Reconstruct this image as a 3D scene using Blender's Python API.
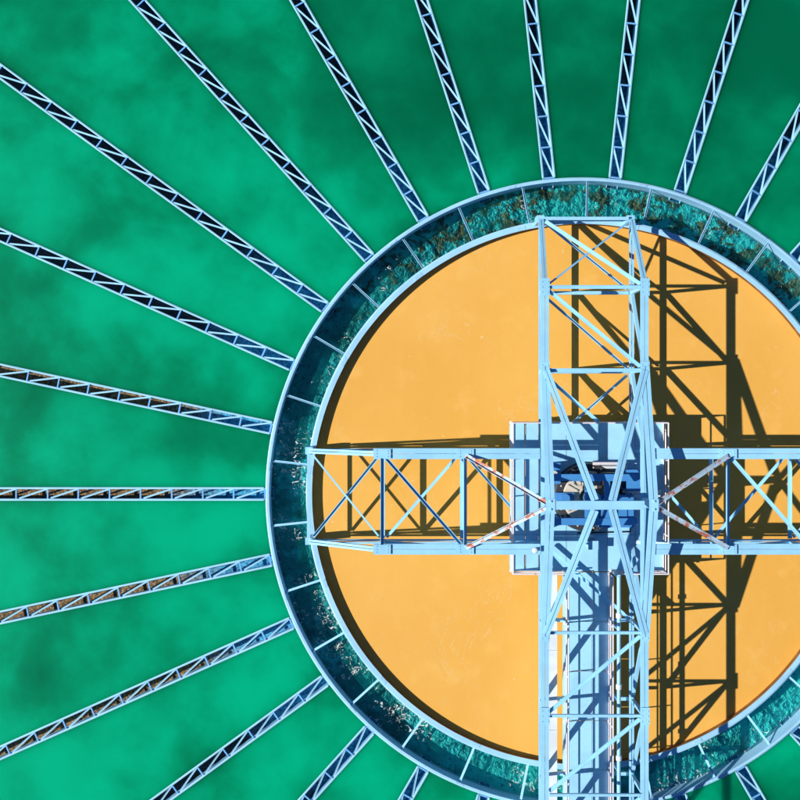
import bpy, math, random
from mathutils import Vector, Matrix
random.seed(7)
R = math.radians
for o in list(bpy.data.objects): bpy.data.objects.remove(o)
scene = bpy.context.scene
col = scene.collection

# ------------------------------------------------------------------ camera, sky, sun, exposure
K = 1.3                      # metres per layout unit (layout: 32 photo pixels per unit on the sludge surface)
CX, CY, CH = -5.656, 2.92, 35.0
cam = bpy.data.cameras.new('camera'); cam.sensor_width = 36; cam.lens = 36*1120/800
cam.clip_start = 0.5; cam.clip_end = 6000
co = bpy.data.objects.new('camera', cam); col.objects.link(co)
co.location = (CX*K, CY*K, CH*K); co.rotation_euler = (0, 0, 0)
scene.camera = co

SUN_EL, SUN_AZ = R(39.6), R(5.3)            # light travels towards +X, a little towards +Y
w = bpy.data.worlds.new('World'); scene.world = w; w.use_nodes = True
nt = w.node_tree; nt.nodes.clear()
sky = nt.nodes.new('ShaderNodeTexSky'); sky.sky_type = 'NISHITA'; sky.sun_disc = False
sky.sun_elevation = SUN_EL; sky.sun_rotation = R(264.7)
sky.air_density = 1.0; sky.dust_density = 0.0; sky.ozone_density = 10.0; sky.altitude = 5000
bg = nt.nodes.new('ShaderNodeBackground'); bg.inputs[1].default_value = 0.085
ow = nt.nodes.new('ShaderNodeOutputWorld')
nt.links.new(sky.outputs[0], bg.inputs[0]); nt.links.new(bg.outputs[0], ow.inputs[0])

sl = bpy.data.lights.new('sun', 'SUN'); sl.energy = 5.0; sl.angle = R(0.5); sl.color = (1.0, 0.96, 0.88)
so = bpy.data.objects.new('sun', sl); col.objects.link(so)
d = Vector((math.cos(SUN_EL)*math.cos(SUN_AZ), math.cos(SUN_EL)*math.sin(SUN_AZ), -math.sin(SUN_EL)))
so.rotation_euler = d.to_track_quat('-Z', 'Y').to_euler(); so.location = (-60, -5, 50)

scene.view_settings.view_transform = 'Standard'; scene.view_settings.look = 'None'
scene.view_settings.gamma = 1.0; scene.view_settings.exposure = 0.2
scene.view_settings.use_curve_mapping = False

# ------------------------------------------------------------------ materials
class N:
    """small node-tree writer"""
    def __init__(s, name):
        s.m = bpy.data.materials.new(name); s.m.use_nodes = True
        s.t = s.m.node_tree; s.b = s.t.nodes['Principled BSDF']; s.out = s.t.nodes['Material Output']
        s.geo = s.t.nodes.new('ShaderNodeNewGeometry')
        s.pos = s.geo.outputs['Position']
    def n(s, typ, **kw):
        x = s.t.nodes.new(typ)
        for k, v in kw.items(): setattr(x, k, v)
        return x
    def l(s, a, b): s.t.links.new(a, b)
    def put(s, sock, v):
        if hasattr(v, 'is_output'): s.l(v, sock)
        elif isinstance(v, (tuple, list)) and len(v) == 3 and sock.type == 'RGBA': sock.default_value = (*v, 1)
        else: sock.default_value = v
    def noise(s, scale, detail=3, rough=0.55, dist=0.0, vec=None):
        x = s.n('ShaderNodeTexNoise'); s.l(vec or s.pos, x.inputs['Vector'])
        x.inputs['Scale'].default_value = scale; x.inputs['Detail'].default_value = detail
        x.inputs['Roughness'].default_value = rough; x.inputs['Distortion'].default_value = dist
        return x.outputs['Fac']
    def ramp(s, f, a, b, lo=0.0, hi=1.0):
        x = s.n('ShaderNodeMapRange'); s.l(f, x.inputs[0]); x.interpolation_type = 'SMOOTHSTEP'
        for i, v in zip((1, 2, 3, 4), (a, b, lo, hi)): x.inputs[i].default_value = v
        return x.outputs[0]
    def math(s, op, a, b=0.0):
        x = s.n('ShaderNodeMath', operation=op); s.put(x.inputs[0], a); s.put(x.inputs[1], b); return x.outputs[0]
    def mix(s, f, a, b):
        x = s.n('ShaderNodeMix', data_type='RGBA'); s.put(x.inputs[0], f); s.put(x.inputs[6], a); s.put(x.inputs[7], b); return x.outputs[2]
    def mapped(s, scale=(1, 1, 1), rot=(0, 0, 0), loc=(0, 0, 0), vec=None):
        x = s.n('ShaderNodeMapping'); s.l(vec or s.pos, x.inputs[0])
        x.inputs['Location'].default_value = loc; x.inputs['Rotation'].default_value = rot; x.inputs['Scale'].default_value = scale
        return x.outputs[0]
    def bump(s, h, strength=0.3, dist=0.02):
        x = s.n('ShaderNodeBump'); s.l(h, x.inputs['Height']); x.inputs['Strength'].default_value = strength
        x.inputs['Distance'].default_value = dist; s.l(x.outputs[0], s.b.inputs['Normal']); return x.outputs[0]
    def xyz(s, vec=None):
        x = s.n('ShaderNodeSeparateXYZ'); s.l(vec or s.pos, x.inputs[0]); return x.outputs
    def done(s, colr, rough=0.5, spec=0.5):
        s.put(s.b.inputs['Base Color'], colr); s.put(s.b.inputs['Roughness'], rough)
        s.b.inputs['Specular IOR Level'].default_value = spec
        return s.m

def paint(name, base, rust=0.60, rust_col=(0.30, 0.085, 0.035), dirt=0.5, rough=0.42):
    n = N(name)
    big = n.noise(0.9, 4, 0.6); fine = n.noise(14, 4, 0.6); rs = n.noise(3.2, 6, 0.68, 0.4)
    c = n.mix(n.ramp(big, 0.35, 0.7), base, tuple(v*0.86 for v in base))
    c = n.mix(n.math('MULTIPLY', n.ramp(fine, 0.52, 0.78), dirt), c, tuple(v*0.62 + 0.03 for v in base))
    c = n.mix(n.ramp(rs, rust, rust + 0.05), c, rust_col)
    n.bump(fine, 0.12, 0.01)
    return n.done(c, n.ramp(fine, 0.3, 0.8, rough - 0.08, rough + 0.2), 0.4)

M = {}
M['steel'] = paint('painted_steel', (0.33, 0.68, 0.92), 0.70)
M['steel_deck'] = paint('deck_paint', (0.36, 0.69, 0.92), 0.70, dirt=0.6)
M['steel_rust'] = paint('rusting_painted_steel', (0.52, 0.70, 0.82), 0.52, (0.55, 0.16, 0.09), 0.6)
M['rail'] = paint('worn_rail_paint', (0.80, 0.74, 0.78), 0.63, (0.45, 0.14, 0.10), 0.5)
M['white'] = paint('white_paint', (0.72, 0.78, 0.82), 0.70)
M['ring'] = paint('ring_paint', (0.36, 0.67, 0.90), 0.70)
M['launder'] = paint('launder_paint', (0.37, 0.72, 0.94), 0.72)
M['crossbar'] = paint('crossbar_shaded_paint', (0.17, 0.45, 0.80), 0.70)  # launder paint turned deeper blue, shade on the bars put into the colour
M['machine'] = paint('machine_shaded_blue', (0.06, 0.26, 0.60), 0.66)  # dark blue of the shaded hub put into the paint colour
M['cream'] = paint('cream_paint', (0.60, 0.55, 0.47), 0.66)
M['dark'] = paint('greasy_iron', (0.045, 0.045, 0.05), 0.66)
M['cyan'] = paint('blue_plastic', (0.06, 0.36, 0.72), 0.9)
M['black'] = paint('black_rubber', (0.02, 0.02, 0.022), 0.95)

def mat_sludge():
    n = N('sludge')
    big = n.noise(0.16, 3, 0.5); mid = n.noise(0.9, 5, 0.6); fine = n.noise(9, 5, 0.65)
    c = n.mix(n.ramp(big, 0.3, 0.7), (0.79, 0.425, 0.088), (0.745, 0.38, 0.066))
    c = n.mix(n.ramp(mid, 0.5, 0.75, 0, 0.6), c, (0.815, 0.465, 0.115))
    # thin torn skin lines, here and there
    w1 = n.noise(0.55, 6, 0.62, 1.6, n.mapped((1, .55, 1), (0, 0, 0.5), (3, 1, 0)))
    line = n.ramp(n.math('ABSOLUTE', n.math('SUBTRACT', w1, 0.5)), 0.0, 0.006, 1, 0)
    mask = n.ramp(n.noise(0.22, 2, 0.5, 0, n.mapped(loc=(11, 4, 0))), 0.52, 0.62)
    lines = n.math('MULTIPLY', line, mask)
    c = n.mix(n.math('MULTIPLY', lines, 0.55), c, (0.80, 0.58, 0.30))
    spk = n.math('MULTIPLY', n.ramp(n.noise(3.1, 2, 0.5), 0.735, 0.76), 0.6)
    c = n.mix(spk, c, (0.8, 0.6, 0.32))
    drk = n.math('MULTIPLY', n.ramp(n.noise(1.7, 7, 0.75, 0.6), 0.66, 0.74), 0.5)
    c = n.mix(drk, c, (0.60, 0.28, 0.05))
    h = n.math('ADD', n.math('MULTIPLY', mid, 0.5), n.math('ADD', n.math('MULTIPLY', fine, 0.08), n.math('MULTIPLY', lines, 0.10)))
    n.bump(h, 0.30, 0.10)
    return n.done(c, 0.62, 0.25)
M['sludge'] = mat_sludge()

def mat_water():
    n = N('green_water')
    v = n.mapped((1, 1, 1), (0, 0, R(38)))
    v2 = n.mapped((0.7, 1.15, 1), (0, 0, R(38)), (4.0, 2.0, 0))
    a = n.noise(0.10, 3, 0.5, 0.0, v2); b = n.noise(0.24, 5, 0.55, 0.2, v); f = n.noise(0.55, 4, 0.55, 0.2, v)
    x = n.xyz()
    # colour gets lighter towards the south-west of the basin, darker towards the north-east
    g = n.math('ADD', n.math('MULTIPLY', x[0], -0.0085), n.math('MULTIPLY', x[1], -0.0075))
    s = n.math('ADD', n.math('ADD', n.math('MULTIPLY', a, 1.25), n.math('MULTIPLY', b, 1.0)), g)
    s = n.math('ADD', s, n.math('MULTIPLY', n.math('SUBTRACT', f, 0.25), 0.32))
    cr = n.n('ShaderNodeValToRGB'); n.l(n.ramp(s, 0.80, 1.62), cr.inputs[0])
    e = cr.color_ramp.elements
    e[0].position = 0.0; e[0].color = (0.0, 0.115, 0.05, 1)
    e[1].position = 1.0; e[1].color = (0.0, 0.40, 0.20, 1)
    m = e.new(0.45); m.color = (0.0, 0.208, 0.092, 1)
    n.bump(n.noise(2.2, 5, 0.6), 0.10, 0.05)
    n.b.subsurface_method = 'BURLEY'; n.b.inputs['Subsurface Weight'].default_value = 1.0
    n.b.inputs['Subsurface Radius'].default_value = (0.4, 1.0, 1.0); n.b.inputs['Subsurface Scale'].default_value = 0.9
    return n.done(cr.outputs[0], 0.25, 0.15)
M['water'] = mat_water()

def polar(n):
    x = n.xyz()
    return n.math('ARCTAN2', x[1], x[0]), x

def mat_trough_bed():
    n = N('trough_bed')
    blotch = n.noise(0.55, 3, 0.55, 0.4); algae = n.noise(1.5, 6, 0.72, 0.5); fine = n.noise(4.2, 6, 0.72, 0.6)
    teal = n.mix(n.ramp(fine, 0.36, 0.48), (0.016, 0.40, 0.39), (0.08, 0.95, 0.88))
    teal = n.mix(n.ramp(blotch, 0.32, 0.46, 0.7, 0.0), teal, (0.008, 0.20, 0.19))
    x = n.xyz()
    ne = n.ramp(n.math('ADD', n.math('MULTIPLY', x[1], 1.0), n.math('MULTIPLY', x[0], 0.25)), 0, 10)   # algae took hold on the north side
    th = n.math('ADD', n.math('MULTIPLY', ne, 0.17), -0.15)
    al = n.ramp(n.math('ADD', algae, th), 0.50, 0.56)
    c = n.mix(n.math('MULTIPLY', al, 0.9), teal, n.mix(n.ramp(fine, 0.4, 0.65), (0.07, 0.055, 0.012), (0.34, 0.20, 0.04)))
    west = n.ramp(x[0], -1.5, -10.0, 0.0, 0.6)      # bed colour darkened to carry the shade on the western stretch
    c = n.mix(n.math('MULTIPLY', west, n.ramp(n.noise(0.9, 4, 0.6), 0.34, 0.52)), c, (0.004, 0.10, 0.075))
    n.bump(n.math('ADD', fine, algae), 0.25, 0.05)
    return n.done(c, 0.7, 0.2)
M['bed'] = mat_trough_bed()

def mat_trough_water():
    n = N('trough_water')
    t = n.n('ShaderNodeBsdfTransparent'); t.inputs[0].default_value = (0.85, 1.0, 0.99, 1)
    g = n.n('ShaderNodeBsdfGlossy'); g.inputs['Roughness'].default_value = 0.06; g.inputs[0].default_value = (0.9, 0.9, 0.9, 1)
    fr = n.n('ShaderNodeFresnel'); fr.inputs[0].default_value = 1.33
    bmp = n.n('ShaderNodeBump'); n.l(n.noise(3.5, 4, 0.6, 0.8), bmp.inputs['Height']); bmp.inputs['Strength'].default_value = 0.35; bmp.inputs['Distance'].default_value = 0.08
    n.l(bmp.outputs[0], g.inputs['Normal']); n.l(bmp.outputs[0], fr.inputs['Normal'])
    m1 = n.n('ShaderNodeMixShader'); n.l(fr.outputs[0], m1.inputs[0]); n.l(t.outputs[0], m1.inputs[1]); n.l(g.outputs[0], m1.inputs[2])
    # murk
    mk = n.n('ShaderNodeBsdfDiffuse'); mk.inputs[0].default_value = (0.006, 0.36, 0.33, 1)
    m2 = n.n('ShaderNodeMixShader'); n.l(n.ramp(n.noise(0.6, 3, 0.5), 0.42, 0.72, 0.0, 0.16), m2.inputs[0]); n.l(m1.outputs[0], m2.inputs[1]); n.l(mk.outputs[0], m2.inputs[2])
    # foam flecks, drifting on the western and southern stretch
    x = n.xyz()
    f1 = n.noise(4.6, 8, 0.74, 1.6); patch = n.noise(0.7, 3, 0.55)
    sw = n.ramp(n.math('ADD', n.math('MULTIPLY', x[0], -0.6), n.math('MULTIPLY', x[1], -0.8)), -8, 6)
    th = n.math('ADD', n.math('MULTIPLY', n.ramp(patch, 0.42, 0.62), 0.13), n.math('MULTIPLY', sw, 0.05))
    foam = n.ramp(n.math('ADD', f1, th), 0.735, 0.775)
    fd = n.n('ShaderNodeBsdfDiffuse'); fd.inputs[0].default_value = (0.72, 0.78, 0.74, 1)
    m3 = n.n('ShaderNodeMixShader'); n.l(foam, m3.inputs[0]); n.l(m2.outputs[0], m3.inputs[1]); n.l(fd.outputs[0], m3.inputs[2])
    n.l(m3.outputs[0], n.out.inputs[0])
    return n.m
M['trough_water'] = mat_trough_water()

def mat_launder_bed(name, lo, hi, speck, sp):
    n = N(name)
    fine = n.noise(9, 6, 0.75); mid = n.noise(2.5, 5, 0.7)
    tc = n.n('ShaderNodeTexCoord'); lx = n.xyz(tc.outputs['Object'])[0]
    brown = n.mix(n.ramp(fine, 0.36, 0.66), lo, hi)
    brown = n.mix(n.ramp(n.noise(16, 3, 0.6), sp, sp + 0.06), brown, speck)
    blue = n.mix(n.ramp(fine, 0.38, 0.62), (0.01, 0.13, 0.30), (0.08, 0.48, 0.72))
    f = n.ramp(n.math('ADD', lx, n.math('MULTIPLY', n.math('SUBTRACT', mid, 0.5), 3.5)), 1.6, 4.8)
    n.bump(fine, 0.8, 0.05)
    return n.done(n.mix(f, blue, brown), 0.6, 0.3)
M['lbed'] = mat_launder_bed('launder_bed', (0.02, 0.016, 0.012), (0.34, 0.20, 0.075), (0.62, 0.55, 0.50), 0.62)
M['lbed_shaded'] = mat_launder_bed('launder_bed_shaded', (0.006, 0.009, 0.016), (0.025, 0.035, 0.055), (0.20, 0.20, 0.19), 0.68)  # same bed in near-black navy, the channel's shade put into its colour

def mat_simple(name, a, b, scale):
    n = N(name); f = n.noise(scale, 5, 0.65); n.bump(f, 0.3, 0.03)
    return n.done(n.mix(n.ramp(f, 0.35, 0.65), a, b), 0.85, 0.2)
M['bounce_brown'] = mat_simple('bounce_damping_brown', (0.16, 0.07, 0.02), (0.28, 0.13, 0.035), 2.0)  # dark brown for the lining that damps bounce light
M['concrete'] = mat_simple('concrete', (0.30, 0.29, 0.27), (0.40, 0.39, 0.36), 1.4)
M['grass'] = mat_simple('mown_grass', (0.05, 0.08, 0.025), (0.09, 0.12, 0.04), 0.8)

# ------------------------------------------------------------------ helpers (layout units -> metres by K)
def tag(o, label=None, cat=None, group=None, kind=None):
    if label: o['label'] = label
    if cat: o['category'] = cat
    if group: o['group'] = group
    if kind: o['kind'] = kind
    return o
def mesh(name, V, F, mat, smooth=False):
    me = bpy.data.meshes.new(name)
    me.from_pydata([tuple(c*K for c in v) for v in V], [], F); me.update()
    me.materials.append(M[mat])
    if smooth:
        for p in me.polygons: p.use_smooth = True
        try: me.set_sharp_from_angle(angle=R(35))
        except Exception: pass
    return me
def link(name, me, parent=None, loc=(0, 0, 0), rz=0.0):
    o = bpy.data.objects.new(name, me); col.objects.link(o); o.parent = parent
    o.location = tuple(c*K for c in loc); o.rotation_euler = (0, 0, rz); return o
def empty(name, loc=(0, 0, 0), rz=0.0):
    o = link(name, None, None, loc, rz); o.empty_display_size = 0.3; return o

class G:
    """collects solids into one mesh"""
    def __init__(s): s.V = []; s.F = []
    def add(s, V, F):
        b = len(s.V); s.V += [tuple(v) for v in V]; s.F += [tuple(i + b for i in f) for f in F]; return s
    def box(s, a, b):
        (x0, y0, z0), (x1, y1, z1) = a, b
        return s.add([(x0,y0,z0),(x1,y0,z0),(x1,y1,z0),(x0,y1,z0),(x0,y0,z1),(x1,y0,z1),(x1,y1,z1),(x0,y1,z1)],
                     [(0,3,2,1),(4,5,6,7),(0,1,5,4),(1,2,6,5),(2,3,7,6),(3,0,4,7)])
    def ext(s, p, q, polys, up=(0, 0, 1)):
        """extrude profile polygons (a = sideways, b = up) from p to q"""
        p, q = Vector(p), Vector(q); d = (q - p).normalized(); u = d.cross(Vector(up))
        if u.length < 1e-4: u = d.cross(Vector((0, 1, 0)))
        u.normalize(); v = u.cross(d)
        for P in polys:
            n = len(P)
            V = [p + u*a + v*b for a, b in P] + [q + u*a + v*b for a, b in P]
            F = [tuple(range(n))[::-1], tuple(range(n, 2*n))] + [(i, (i+1) % n, n + (i+1) % n, n + i) for i in range(n)]
            s.add(V, [tuple(reversed(f)) for f in F] if False else F)
        return s
    def cyl(s, p, q, r, n=12, r2=None):
        r2 = r if r2 is None else r2
        p, q = Vector(p), Vector(q); d = (q - p).normalized(); a = d.orthogonal().normalized(); b = d.cross(a)
        c = [(math.cos(2*math.pi*i/n), math.sin(2*math.pi*i/n)) for i in range(n)]
        V = [p + a*(x*r) + b*(y*r) for x, y in c] + [q + a*(x*r2) + b*(y*r2) for x, y in c]
        return s.add(V, [tuple(range(n))[::-1], tuple(range(n, 2*n))] + [(i, (i+1) % n, n + (i+1) % n, n + i) for i in range(n)])
    def lathe(s, prof, n=24, c=(0, 0), closed=True):
        V = []
        for i in range(n):
            t = 2*math.pi*i/n; V += [(c[0] + r*math.cos(t), c[1] + r*math.sin(t), z) for r, z in prof]
        m = len(prof); F = []
        for i in range(n):
            j = (i + 1) % n
            for k in range(m if closed else m - 1):
                l = (k + 1) % m; F.append((i*m + k, j*m + k, j*m + l, i*m + l))
        return s.add(V, F)
    def obj(s, name, mat, parent=None, smooth=False, loc=(0, 0, 0), rz=0.0):
        me = mesh(name, s.V, s.F, mat, smooth)
        import bmesh
        bm = bmesh.new(); bm.from_mesh(me); bmesh.ops.recalc_face_normals(bm, faces=bm.faces); bm.to_mesh(me); bm.free()
        return link(name, me, parent, loc, rz)

def rect(w, h, z0=None):
    z0 = -h/2 if z0 is None else z0
    return [[(-w/2, z0), (w/2, z0), (w/2, z0 + h), (-w/2, z0 + h)]]
def dbl(w, h, gap=0.022, z0=None):           # two channels back to back with a slot between
    z0 = -h/2 if z0 is None else z0; t = 0.014; a = gap/2; b = w/2
    L = [(a, z0), (b, z0), (b, z0 + t), (a + t, z0 + t), (a + t, z0 + h - t), (b, z0 + h - t), (b, z0 + h), (a, z0 + h)]
    return [L, [(-x, y) for x, y in L][::-1]]
def ang(w, h, t=0.016, side=1):              # angle iron: flat leg plus upstanding leg
    P = [(-w/2, 0), (w/2, 0), (w/2, t), (-w/2 + t, t), (-w/2 + t, h), (-w/2, h)]
    return [P if side > 0 else [(-x, y) for x, y in P][::-1]]

# ------------------------------------------------------------------ setting
ZW, ZTW, ZBED = 0.15, -0.28, -0.50
def disc(name, r0, r1, z, mat, n=160):
    V, F = [], []
    for i in range(n):
        t = 2*math.pi*i/n; V += [(r0*math.cos(t), r0*math.sin(t), z), (r1*math.cos(t), r1*math.sin(t), z)]
    for i in range(n):
        j = (i + 1) % n
        F.append((2*i, 2*i + 1, 2*j + 1, 2*j))
    return link(name, mesh(name, V, F, mat))
def basin():
    # sheet of water with a slot for every launder channel, joined up again beyond their outer ends
    V, F = [], []; h = 0.18; ra, rb, rc = 9.78, 25.80, 26.0; n = 8; W = []
    slots = [R(180 - 12*k) for k in range(-15, 15)]
    for k, a0 in enumerate(slots):
        a1 = a0 - R(12); rows = []
        for r in (ra, rb):
            e = math.asin(h/r) if -11 <= k - 15 <= 11 else 0; e2 = math.asin(h/r) if -11 <= k - 14 <= 11 else 0
            rows.append([a0 - e + (a1 + e2 - a0 + e)*i/n for i in range(n + 1)])
        b = len(V)
        for r, row in zip((ra, rb, rc), (rows[0], rows[1], rows[1])): V += [(r*math.cos(t), r*math.sin(t), ZW) for t in row]
        for j in (0, 1):
            for i in range(n): F.append((b + j*(n+1) + i, b + j*(n+1) + i + 1, b + (j+1)*(n+1) + i + 1, b + (j+1)*(n+1) + i))
        W.append(b)
    m = 3*(n + 1)
    for k in range(30):
        a, c = W[k], W[(k + 1) % 30]
        F.append((a + 2*n + 1, c + n + 1, c + 2*n + 2, a + 3*n + 2))
    return link('water', mesh('water', V, F, 'water'))
tag(basin(), kind='structure')
sl_ = disc('sludge', 0.001, 8.40, 0.0, 'sludge'); tag(sl_, kind='structure')
tag(disc('trough_water', 8.48, 9.72, ZTW, 'trough_water'), kind='structure')
wall = G().lathe([(26.0, -1.0), (26.0, 0.85), (26.4, 0.85), (26.4, -1.0)], 128).obj('tank_wall', 'concrete', None, True)
tag(wall, 'round concrete tank wall beyond the edge of the photo', 'wall')
gr = [(-900, -900), (900, -900), (900, 900), (-900, 900)]
tag(link('ground', mesh('ground', [(x, y, -0.9) for x, y in gr], [(0, 1, 2, 3)], 'grass')), kind='structure')

# ------------------------------------------------------------------ collecting ring (annular trough round the well)
ring = empty('collecting_ring', (0, 0, -0.7))
tag(ring, 'pale blue ring-shaped trough of dark teal water around the orange sludge', 'trough')
RZ = 0.7     # local z offset
RT = 0.26 + RZ
G().lathe([(8.40, 0), (8.40, RT-.03), (8.385, RT-.03), (8.385, RT), (8.53, RT), (8.53, RT-.02), (8.575, RT-.035), (8.575, RT-.06), (8.48, RT-.06), (8.48, 0)], 192).obj('inner_wall', 'ring', ring, True)
G().lathe([(9.72, 0), (9.72, RT), (9.79, RT), (9.79, RT-.02), (9.835, RT-.045), (9.835, RT-.06), (9.80, RT-.06), (9.80, 0)], 192).obj('outer_wall', 'ring', ring, True)
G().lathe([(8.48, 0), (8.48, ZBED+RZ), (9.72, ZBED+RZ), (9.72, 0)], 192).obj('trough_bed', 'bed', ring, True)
G().lathe([(8.388, RZ - .2), (8.388, RT - .032), (8.399, RT - .032), (8.399, RZ - .2)], 192).obj('bounce_lining', 'bounce_brown', ring, True)  # dark brown lining added to cut light bouncing off the inner wall
for i in range(15):   # bolted splice plates where the rim sections meet
    t = R(24*i + 7)
    for r0, r1 in ((8.395, 8.525), (9.722, 9.788)):
        g = G().box((r0, -.14, RT), (r1, .14, RT + .010))
        for y_ in (-.10, -.04, .04, .10): g.cyl(((r0 + r1)/2, y_, RT + .010), ((r0 + r1)/2, y_, RT + .024), .013, 6)
        g.obj('splice_plate', 'ring', ring, False, (0, 0, 0), t)
strut = G().ext((8.48, 0, 0.15+RZ), (9.72, 0, 0.15+RZ), ang(0.065, 0.05, 0.014))
sme = None
for i in range(30):
    if sme is None:
        o = strut.obj('strut', 'launder', ring); sme = o.data
    else: o = link('strut', sme, ring)
    o.rotation_euler.z = R(90 + 12*i - 0.9*math.cos(R(12*i)) + random.uniform(-.25, .25))

# ------------------------------------------------------------------ radial launders
LT = 0.185; LW = 0.36; LD = 0.58; L0, L1 = 9.74, 25.8; SP = 0.965
LG = 'radial launders across the green basin'
names = {0: 'steel launder running level from the left photo edge to the ring',
 1: 'first launder above the level one, gently falling to the ring from the left edge',
 2: 'second launder above the level one, entering from the left photo edge',
 3: 'long launder starting just under the top left photo corner',
 4: 'launder entering at the top photo edge nearest the left corner',
 5: 'launder second from the left along the top photo edge',
 6: 'launder third from the left along the top photo edge',
 7: 'nearly upright launder fourth along the top photo edge, left of the bridge end',
 8: 'nearly upright launder fifth along the top photo edge, above the bridge end',
 9: 'slanting launder at the top photo edge, second from the right corner',
 10: 'short stretch of launder slanting into the upper right photo edge',
 11: 'stub of launder at the right photo edge above the ring',
 -1: 'first launder below the level one, with brown growth in its channel',
 -2: 'second launder below the level one, rising from the lower left edge to the ring',
 -3: 'launder leaving the bottom photo edge nearest the lower left corner',
 -4: 'short launder at the bottom photo edge, second from the lower left corner',
 -5: 'shorter launder at the bottom photo edge, third from the lower left corner',
 -6: 'tip of launder at the bottom photo edge just left of the walkway',
 -7: 'launder below the bottom photo edge, left under the walkway',
 -8: 'launder below the bottom photo edge, right under the walkway',
 -9: 'tip of launder at the bottom photo edge right of the walkway',
 -10: 'short launder at the bottom photo edge nearest the lower right corner',
 -11: 'stub of launder at the right photo edge below the ring'}
LEN = L1 - L0; zt = LT
lparts = {}
def lpart(name, g, mat):
    if name not in lparts:
        o = g.obj(name, mat); lparts[name] = o.data; bpy.data.objects.remove(o)
    return lparts[name]
wl = lpart('side_wall', G().ext((0, 0, 0), (LEN, 0, 0), [[(-0.008, -LD), (0.008, -LD), (0.008, 0), (-0.008, 0)]]), 'launder')
rl = lpart('rim_rail', G().ext((-0.02, 0, 0), (LEN, 0, 0), [[(-.030, 0), (.030, 0), (.030, .010), (.006, .014), (.006, .020), (-.006, .020), (-.006, .014), (-.030, .010)]]), 'launder')
fl = lpart('channel_bed', G().box((-0.08, -LW/2 + 0.008, -LD), (LEN, LW/2 - 0.008, -LD + 0.03)), 'lbed')
fl2 = lpart('channel_bed_shaded', G().box((-0.08, -LW/2 + 0.008, -LD), (LEN, LW/2 - 0.008, -LD + 0.03)), 'lbed_shaded')
cb = lpart('crossbar', G().ext((0, -LW/2 + 0.03, 0), (0, LW/2 - 0.03, 0), ang(0.055, 0.05, 0.012)), 'crossbar')
dg = lpart('diagonal_brace', G().ext((0, LW/2 - 0.03, 0), (-SP + 0.07, -LW/2 + 0.03, 0), [[(-.026, 0), (.026, 0), (.026, .010), (-.016, .010), (-.016, .022), (-.026, .022)]]), 'launder')
lip = lpart('outlet_lip', G().ext((-0.10, 0, -LD), (0.0, 0, -LD), [[(-LW/2, -.02), (LW/2, -.02), (LW/2, .16), (LW/2 - .015, .16), (LW/2 - .015, -.005), (-LW/2 + .015, -.005), (-LW/2 + .015, .16), (-LW/2, .16)]]), 'launder')
for k in range(-11, 12):
    a = R(180 - 12*k)
    t = empty('radial_launder', (L0*math.cos(a), L0*math.sin(a), LT), a)
    tag(t, names[k], 'launder', LG)
    for s in (-1, 1):
        link('side_wall', wl, t, (0, s*LW/2, 0))
        link('rim_rail', rl, t, (0.17, s*LW/2, 0.002), 0 )
    link('channel_bed', fl if -2 <= k <= 1 else fl2, t); link('outlet_lip', lip, t)
    n = int((LEN - 0.3)/SP)
    off = 0.13 + random.uniform(-0.04, 0.04)
    for i in range(n):
        x = off + i*SP + random.uniform(-.012, .012)
        link('crossbar', cb, t, (x, 0, -0.004), random.uniform(-.02, .02))
        # traveling inwards each brace runs from the right-hand rail to the left-hand rail
        link('diagonal_brace', dg, t, (x + SP - 0.035, 0, -0.018), random.uniform(-.006, .006))

# ------------------------------------------------------------------ crossed truss bridge
HB = 1.375; ZL, ZU, ZA = 1.05, 2.80, 3.95
N1, N2, N3 = 3.78, 6.17, 8.40
br = empty('truss_bridge', (0, 0, 0))
tag(br, 'pale blue cross-shaped steel truss bridge spanning the orange sludge well', 'bridge')
P_CH = dbl(0.23, 0.06, .014); P_CW = dbl(0.31, 0.06, .010); P_LC = dbl(0.14, 0.07); P_AF = dbl(0.20, 0.12)
def part(name, p, q, prof, mat='steel', up=(0, 0, 1)):
    return G().ext(p, q, prof, up).obj(name, mat, br)
def gusset(x, y, z, w, h, rz=0.0):
    g = G().box((-w/2, -h/2, 0), (w/2, h/2, 0.012))
    for sx in (-1, 1):
        for k in range(3):
            c = (sx*w*0.32, (k - 1)*h*0.3)
            g.cyl((c[0], c[1], 0.012), (c[0], c[1], 0.03), 0.014, 6)
    return g.obj('gusset_plate', 'steel', br, False, (x, y, z), rz)
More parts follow.
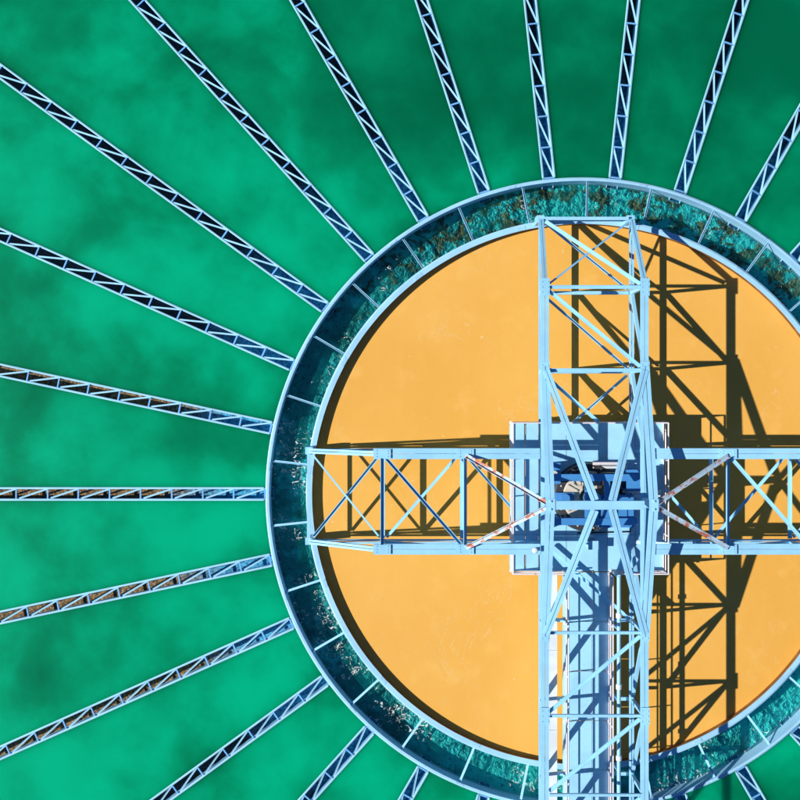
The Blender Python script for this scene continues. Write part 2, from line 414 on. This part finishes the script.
# arms: A = outward unit vector, B = sideways unit vector
def arm(A, B, south=False):
    A, B = Vector((*A, 0)), Vector((*B, 0))
    def pt(a, b, z):
        if abs(A.y) > .5 and z > 2: b *= 1.08 if b < 0 else 1.007      # the top of the truss stands a touch wider than its foot
        v = A*a + B*b; return (v.x, v.y, z)
    far = 14.2 if south else N3
    main = abs(A.y) > 0.5
    for s in (-1, 1):
        # lower chord, upper chord, end post
        a0 = 0.0 if main else HB + 0.13
        part('lower_chord', pt(a0, s*HB, ZL - .06), pt(far, s*HB, ZL - .06), P_LC)
        part('upper_chord', pt(a0 + (.12 if A.x < -.5 else 0), s*HB, ZU - .06), pt(far if south else N2 + 0.25, s*HB, ZU - .06), P_CH if main else P_CW)
        if not south:
            part('end_post', pt(N2 + 0.2, s*HB, ZU - 0.08), pt(N3 - 0.02, s*HB, ZL - 0.02), dbl(0.15, 0.10))
            G().box((-.11, -.11, 0.262), (.11, .11, ZL - .122)).obj('bearing_post', 'steel', br, False, pt(N3 + 0.03, s*HB, 0))
        nodes = [N1, N2] + ([N3 + .05, N3 + 2.45, N3 + 4.85] if south else [])
        for i, a in enumerate(nodes):
            part('truss_post', pt(a, s*HB, ZL), pt(a, s*HB, ZU - .12), rect(0.10, 0.10), up=tuple(A))
            nx = nodes[i + 1] if i + 1 < len(nodes) else (N3 if not south else None)
            if nx is not None and not (not south and i == len(nodes) - 1):
                part('side_diagonal', pt(a, s*HB, ZU - .12), pt(nx, s*HB, ZL), rect(0.10, 0.10), up=tuple(B))
            if a < 8: gusset(*pt(a, s*HB, ZU + 0.003)[:2], ZU + 0.003, 0.27 if main else 0.50, 0.50 if main else 0.27)
        part('side_diagonal', pt(N1, s*HB, ZL if A.y > .5 else ZU - .12), pt(HB + .1, s*HB, ZU - .12 if A.y > .5 else ZL), rect(0.12, 0.10), up=tuple(B))
    # cross beams, both planes
    nodes = [N1, N2] + ([N3 + .05, N3 + 2.45, N3 + 4.85] if south else [])
    for a in nodes:
        part('upper_cross_beam', pt(a, -HB + .125, ZU - .06), pt(a, HB - .125, ZU - .06), ang(0.10, 0.09, 0.014, 1))
        if not south: part('lower_cross_beam', pt(a, -HB + .09, ZL - .06), pt(a, HB - .09, ZL - .06), ang(0.11, 0.08, 0.014, -1))
        else: part('lower_cross_beam', pt(a, -HB + .09, ZL - .16), pt(a, HB - .09, ZL - .16), rect(0.10, 0.12))
    if not south:
        part('end_beam', pt(N3 + .03, -HB + .09, ZL - .05), pt(N3 + .03, HB - .09, ZL - .05), rect(0.10, 0.04))
    return pt
def diag(name, p, q, prof, dz=0.0, trim=0.16, mat='steel'):
    p, q = Vector(p), Vector(q); d = (q - p).normalized()
    p = p + d*trim; q = q - d*trim; p.z += dz; q.z += dz
    return part(name, p, q, prof, mat)
D1, D2 = ang(0.10, 0.08, 0.014), ang(0.085, 0.07, 0.014, -1)
D3 = ang(0.055, 0.045, 0.012)
# north arm
pn = arm((0, 1), (1, 0))
diag('upper_diagonal', pn(N2, -HB, ZU), pn(N1, HB, ZU), D1, -.10)
diag('lower_diagonal', pn(N2, -HB, ZL), pn(N1, HB, ZL), D2, -.10)
diag('upper_diagonal', pn(N3, -HB, ZL + .04), pn(N2, HB, ZU - .06), D1, 0)
diag('lower_diagonal', pn(N3, -HB, ZL), pn(N2, HB, ZL), D2, -.06)
diag('lower_diagonal', pn(N3, HB, ZL + .04), pn(N2, -HB, ZU - .06), D3, -.03)
diag('lower_diagonal', pn(N1, -HB, ZL), pn(HB, HB, ZL), D1, -.10)
diag('lower_diagonal', pn(N1, HB, ZL), pn(HB, -HB, ZL), D2, -.13)
# south arm (carries the walkway on to the basin's edge)
ps = arm((0, -1), (1, 0), True)
diag('lower_diagonal', ps(HB, -HB, ZL), ps(N1, HB, ZL), D1, 0.30)
nn = [N1, N2, N3 + .05, N3 + 2.45, N3 + 4.85]
for a, b in zip(nn[:-1], nn[1:]):
    diag('upper_diagonal', ps(a, HB, ZU), ps(b, -HB, ZU), D1, -.10)
# west arm
pw = arm((-1, 0), (0, 1))
diag('upper_diagonal', pw(N2, HB, ZU), pw(N1, -HB, ZU), ang(0.10, 0.08, 0.014, -1), -.10)
diag('lower_diagonal', pw(N2, -HB, ZL), pw(N1, HB, ZL), D2, -.10)
diag('lower_diagonal', pw(N1, HB, ZL), pw(HB, -HB, ZL), D2, -.10)
diag('lower_diagonal', pw(N3, HB, ZL), pw(N2, -HB, ZL), D3, -.03)
diag('lower_diagonal', pw(N3, -HB, ZL), pw(N2, HB, ZL), D1, -.10)
# east arm
pe = arm((1, 0), (0, 1))
diag('upper_diagonal', pe(N1, HB, ZU), pe(N2, -HB, ZU), D1, -.10)
diag('lower_diagonal', pe(N1, -HB, ZL), pe(N2, HB, ZL), D2, -.10)
diag('lower_diagonal', pe(N1, -HB, ZL), pe(HB, HB, ZL), D2, -.10)
diag('lower_diagonal', pe(N3, HB, ZL), pe(N2, -HB, ZL), D3, -.03)
diag('lower_diagonal', pe(N3, -HB, ZL), pe(N2, HB, ZL), D1, -.10)
XU = {-1: -1.485, 1: 1.385}
part('ridge_beam', (-HB + .02, 0, ZA - .07), (HB - .25, 0, ZA - .07), rect(0.24, 0.14))
for s in (-1, 1):
    G().box((-.09, -.11, ZU), (.09, .11, ZA)).obj('ridge_post', 'steel', br, False, (XU[s], 0, 0))
    G().box((-.13, -.17, 0), (.13, .17, .014)).cyl((0, .11, .014), (0, .11, .05), .03, 6).cyl((0, -.11, .014), (0, -.11, .05), .03, 6).obj('pin_plate', 'steel', br, False, (XU[s], 0, ZA + .003))
    for t in (-1, 1):
        part('ridge_chord', (XU[s], t*(N1 + .1), ZU + .02), (XU[s], t*0.16, ZA - .06), dbl(0.24, 0.09))
        part('ridge_brace', (XU[s]*.985, t*(N1 - .02), ZU + .06), (s*0.24, t*0.13, ZA - .05), P_AF)
        part('tie_rod', (s*(N1 - .02), t*HB*0.96, ZU + .05), (XU[s] + s*.10, t*0.06, ZA - .06), ang(0.13, 0.09, 0.016, s*t), 'steel_rust')
# middle cross beams tying the lower chords
for t in (-1, 1):
    part('lower_cross_beam', (-HB + .09, t*HB, ZL - .06), (HB - .09, t*HB, ZL - .06), rect(0.15, 0.12))

# ------------------------------------------------------------------ handrails
def rails(parent, pts, z0, h, mat, sp=1.5, gate=False, r=0.020, toe=True, first=True):
    for a, b in zip(pts[:-1], pts[1:]):
        a, b = Vector((*a, 0)), Vector((*b, 0)); L = (b - a).length; d = (b - a)/L
        for nm, zz, rr in (('top_rail', h, r*1.15), ('mid_rail', h*0.5, r)):
            G().cyl((a.x, a.y, z0 + zz), (b.x, b.y, z0 + zz), rr, 8).obj(nm, mat, parent, True)
        if toe:
            G().ext((a.x, a.y, z0 + .012), (b.x, b.y, z0 + .012), [[(-.008, 0), (.008, 0), (.008, .10), (-.008, .10)]]).obj('toe_board', mat, parent)
        n = max(1, round(L/sp))
        for i in range(0 if first else 1, n + 1):
            p = a + d*(L*i/n)
            G().cyl((p.x, p.y, z0 + .012), (p.x, p.y, z0 + h + .01), r, 8).box((p.x - .045, p.y - .045, z0 + .012), (p.x + .045, p.y + .045, z0 + .026)).obj('post', mat, parent)
        first = False

# ------------------------------------------------------------------ drive platform
ZP = 1.10; PX = 2.33; PY = 2.27
pf = empty('drive_platform', (0, 0, ZP - .30))
tag(pf, 'square pale blue steel deck with low rails under the middle of the bridge', 'platform')
pz = -(ZP - .30)
xs = [-PX, -1.86, -1.46, -0.62, 0.62, 1.46, 1.90, PX]; ys = [-PY, -1.15, 1.15, PY]
for i in range(len(xs) - 1):
    for j in range(len(ys) - 1):
        G().box((xs[i] + .008, ys[j] + .008, .30 - .02), (xs[i+1] - .008, ys[j+1] - .008, .30 + random.uniform(0, .004))).obj('deck_plate', 'steel_deck', pf)
for y in (-PY + .06, -1.15, 1.15, PY - .06):
    G().box((-PX + .02, y - .05, .30 - .26), (PX - .02, y + .05, .278)).obj('joist', 'steel', pf)
for x in (-PX + .06, PX - .06):
    G().box((x - .05, -PY + .12, .30 - .26), (x + .05, PY - .12, .278)).obj('edge_beam', 'steel', pf)
rails(pf, [(-.72, -PY + .03), (-PX + .03, -PY + .03), (-PX + .03, PY - .03), (PX - .03, PY - .03), (PX - .03, -PY + .03), (.72, -PY + .03)], .30, .72, 'rail', 1.1)

# drive machinery
du = empty('drive_unit', (0, 0, ZP + .005))
tag(du, 'grey and cream rotating drive gear with motor under the ridge beam', 'drive')
g = G().lathe([(0.80, 0.0), (0.80, 0.40), (1.0, 0.40), (1.02, 0.36), (1.02, 0.05), (1.06, 0.0)], 48)
gh = g.obj('gear_housing', 'dark', du, True)
g = G().lathe([(0.30, .05), (0.30, .44), (.52, .46), (.76, .44), (.795, .40), (.795, .05)], 48)
tt = g.obj('turntable', 'cream', du, True)
for i in range(12):
    a = 2*math.pi*i/12
    G().box((.42, -.022, .44), (.76, .022, .50)).obj('turntable_rib', 'cream', tt, False, (0, 0, 0.004), a)
for i in range(24):
    a = 2*math.pi*(i + .5)/24
    G().cyl((.91*math.cos(a), .91*math.sin(a), .40), (.91*math.cos(a), .91*math.sin(a), .44), .028, 6).obj('bolt', 'cream', gh)
G().cyl((0, 0, .06), (0, 0, 1.0), .17, 20).cyl((0, 0, 1.0), (0, 0, 1.06), .24, 20).cyl((0, 0, 1.06), (0, 0, 1.16), .10, 16).obj('drive_shaft', 'steel', du, True)
G().box((.28, .30, .52), (.86, .78, 1.02)).box((.34, .36, 1.02), (.80, .72, 1.08)).box((.22, .26, .48), (.92, .82, .52)).obj('gearbox', 'dark', du)
g = G().cyl((-.42, .54, .80), (.26, .54, .80), .15, 20).cyl((-.50, .54, .80), (-.42, .54, .80), .12, 20)
for k in range(8): g.cyl((-.36 + .075*k, .54, .80), (-.335 + .075*k, .54, .80), .175, 20)
g.box((-.2, .47, .94), (.04, .61, 1.03)).obj('motor', 'cream', du)
G().box((-.42, .38, .50), (.24, .70, .64)).obj('motor_base', 'dark', du)
G().box((-1.02, -.16, .46), (-.48, .16, .60)).cyl((-.76, 0, .60), (-.76, 0, .74), .14, 14).obj('limit_switch_box', 'machine', du)
G().cyl((.95, .20, .62), (2.1, .20, .62), .045, 10).obj('oil_pipe', 'rail', du, True)
G().cyl((.95, .06, .50), (2.1, .06, .50), .03, 10).obj('oil_pipe', 'white', du, True)
G().cyl((.1, 1.02, .42), (1.15, 1.02, .42), .05, 10).obj('oil_pipe', 'rail', du, True)
G().cyl((.1, .90, .34), (1.15, .90, .34), .05, 10).obj('oil_pipe', 'white', du, True)
for p in ((1.0, .13), (2.05, .13), (.2, .96), (1.05, .96)):
    G().box((p[0] - .03, p[1] - .12, 0), (p[0] + .03, p[1] + .12, .30 if p[1] > .5 else .46)).obj('pipe_stand', 'dark', du)

G().box((.20, -.78, .40), (1.16, .10, 1.00)).box((.16, -.82, 1.00), (1.20, .14, 1.035)).box((.36, -.62, 1.035), (1.0, -.06, 1.065)).obj('shade_box', 'machine', du)  # added box, put in to throw shade on the deck right of the hub
for x_ in (.30, .68, 1.06):
    for y_ in (-.74, .06): G().cyl((x_, y_, 1.035), (x_, y_, 1.06), .025, 6).obj('bolt', 'dark', du)
G().box((1.02, .28, 0), (1.38, .84, 1.0)).box((.99, .25, 1.0), (1.41, .87, 1.03)).obj('shade_cabinet', 'machine', du)  # added cabinet, makes the hub taller so it casts more shade
G().box((-1.30, .46, 0), (-.92, 1.02, .62)).box((-1.33, .43, .62), (-.89, 1.05, .65)).obj('lubricator', 'machine', du)
G().cyl((-1.1, .72, .65), (-1.1, .72, .80), .11, 16).obj('oil_cup', 'cream', du, True)
for i_, (p_, q_) in enumerate((((-.9, .7, .3), (-.5, .62, .5)), ((1.2, .28, .2), (.9, -.2, .3)), ((-.3, -1.1, .05), (1.3, -1.06, .05)), ((1.3, -1.06, .05), (1.32, .28, .06)))):
    G().cyl(p_, q_, .022, 8).obj('cable', 'black', du, True)
for y_ in (-.62, .66):  # added frame of beams, legs and ties over the hub to shade it
    G().ext((-1.24, y_, 1.22), (1.24, y_, 1.22), [[(-.10, -.11), (.10, -.11), (.10, -.09), (.012, -.09), (.012, .09), (.10, .09), (.10, .11), (-.10, .11), (-.10, .09), (-.012, .09), (-.012, -.09), (-.10, -.09)]]).obj('shade_beam', 'machine', du)
    for x_ in (-1.16, 1.16): G().box((x_ - .07, y_ - .07, 0), (x_ + .07, y_ + .07, 1.108)).obj('shade_beam_leg', 'machine', du)
G().box((-.26, -.52, 1.16), (-.08, .56, 1.30)).obj('shade_beam_tie', 'machine', du)
G().box((.30, -.52, 1.16), (.46, .56, 1.30)).obj('shade_beam_tie', 'machine', du)
jb = G().box((-.13, -.11, 0), (.13, .11, .42)).box((-.15, -.13, .42), (.15, .13, .45)).cyl((-.13, .03, .3), (-.26, .03, .3), .03, 8).box((-.05, -.14, .05), (.05, -.11, .3))
o = jb.obj('junction_box', 'steel_deck', None, False, (.12, -1.42, ZP + .005)); tag(o, 'small pale blue junction box standing where the walkway meets the platform', 'box')
hl = empty('floodlight', (-1.80, -HB, ZU + .004)); tag(hl, 'small round white lamp on the left arm near the bridge crossing', 'lamp')
G().box((-.05, -.05, 0), (.05, .05, .12)).obj('bracket', 'dark', hl)
G().lathe([(0.001, .12), (.06, .12), (.085, .16), (.085, .24), (.06, .27), (0.001, .28)], 18, closed=False).obj('lamp_head', 'white', hl, True)

# ------------------------------------------------------------------ walkway along the south arm
ZWK = 1.08; WE = 0.66
wk = empty('walkway', (0, -PY, ZWK - .2))
tag(wk, 'long pale blue plated walkway with handrails running from the platform to the bottom', 'walkway')
y = -0.02
while y > -11.8:
    y1 = y - 1.5
    for x0, x1 in ((-WE + .02, .16), (.16, WE - .02)):
        G().box((x0 + .006, y1 + .008, .18), (x1 - .006, y - .008, .20 + random.uniform(0, .005))).obj('deck_plate', 'steel_deck', wk)
    y = y1
for s in (-1, 1):
    G().box((s*WE - .045, y, 0.02), (s*WE + .045, -.02, .178)).obj('stringer', 'steel', wk)
yy = -.6
while yy > y:
    G().box((-WE + .05, yy - .04, .04), (WE - .05, yy + .04, .176)).obj('joist', 'steel', wk); yy -= 1.5
rails(wk, [(-WE, -.06), (-WE, y)], .19, .74, 'white', 1.5)
rails(wk, [(WE, -.06), (WE, y)], .19, .74, 'rail', 1.5)

# tray and pipe either side of the walkway, carried by the bridge's lower cross beams
ct = empty('cable_tray', (-1.02, -PY, ZL - .10)); tag(ct, 'white covered cable tray running along the left side of the walkway', 'cable tray')
yy = -.02
while yy > -11.8:
    G().box((-.13, yy - 2.38, 0.001), (.13, yy, .08)).obj('cover', 'white', ct)
    G().box((-.14, yy - 2.42, 0.001), (.14, yy - 2.385, .095)).obj('joint_strap', 'white', ct); yy -= 2.42
wp = empty('water_pipe', (.80, -PY, ZWK)); tag(wp, 'thin blue pipe with couplings held up along the right side of the walkway', 'pipe')
G().cyl((0, -.02, .88), (0, -11.9, .88), .058, 12).obj('tube', 'steel', wp, True)
G().cyl((0, -.02, .88), (0, -.02, .08), .058, 12).obj('riser', 'steel', wp, True)
for k in range(6):
    G().cyl((0, -1.1 - 2.1*k, .88), (0, -1.24 - 2.1*k, .88), .085, 12).obj('coupling', 'white', wp)
    G().box((-.16, -1.62 - 2.1*k, -.06), (.03, -1.58 - 2.1*k, -.03)).box((-.03, -1.62 - 2.1*k, -.031), (.03, -1.58 - 2.1*k, .83)).obj('pipe_stand', 'steel', wp)
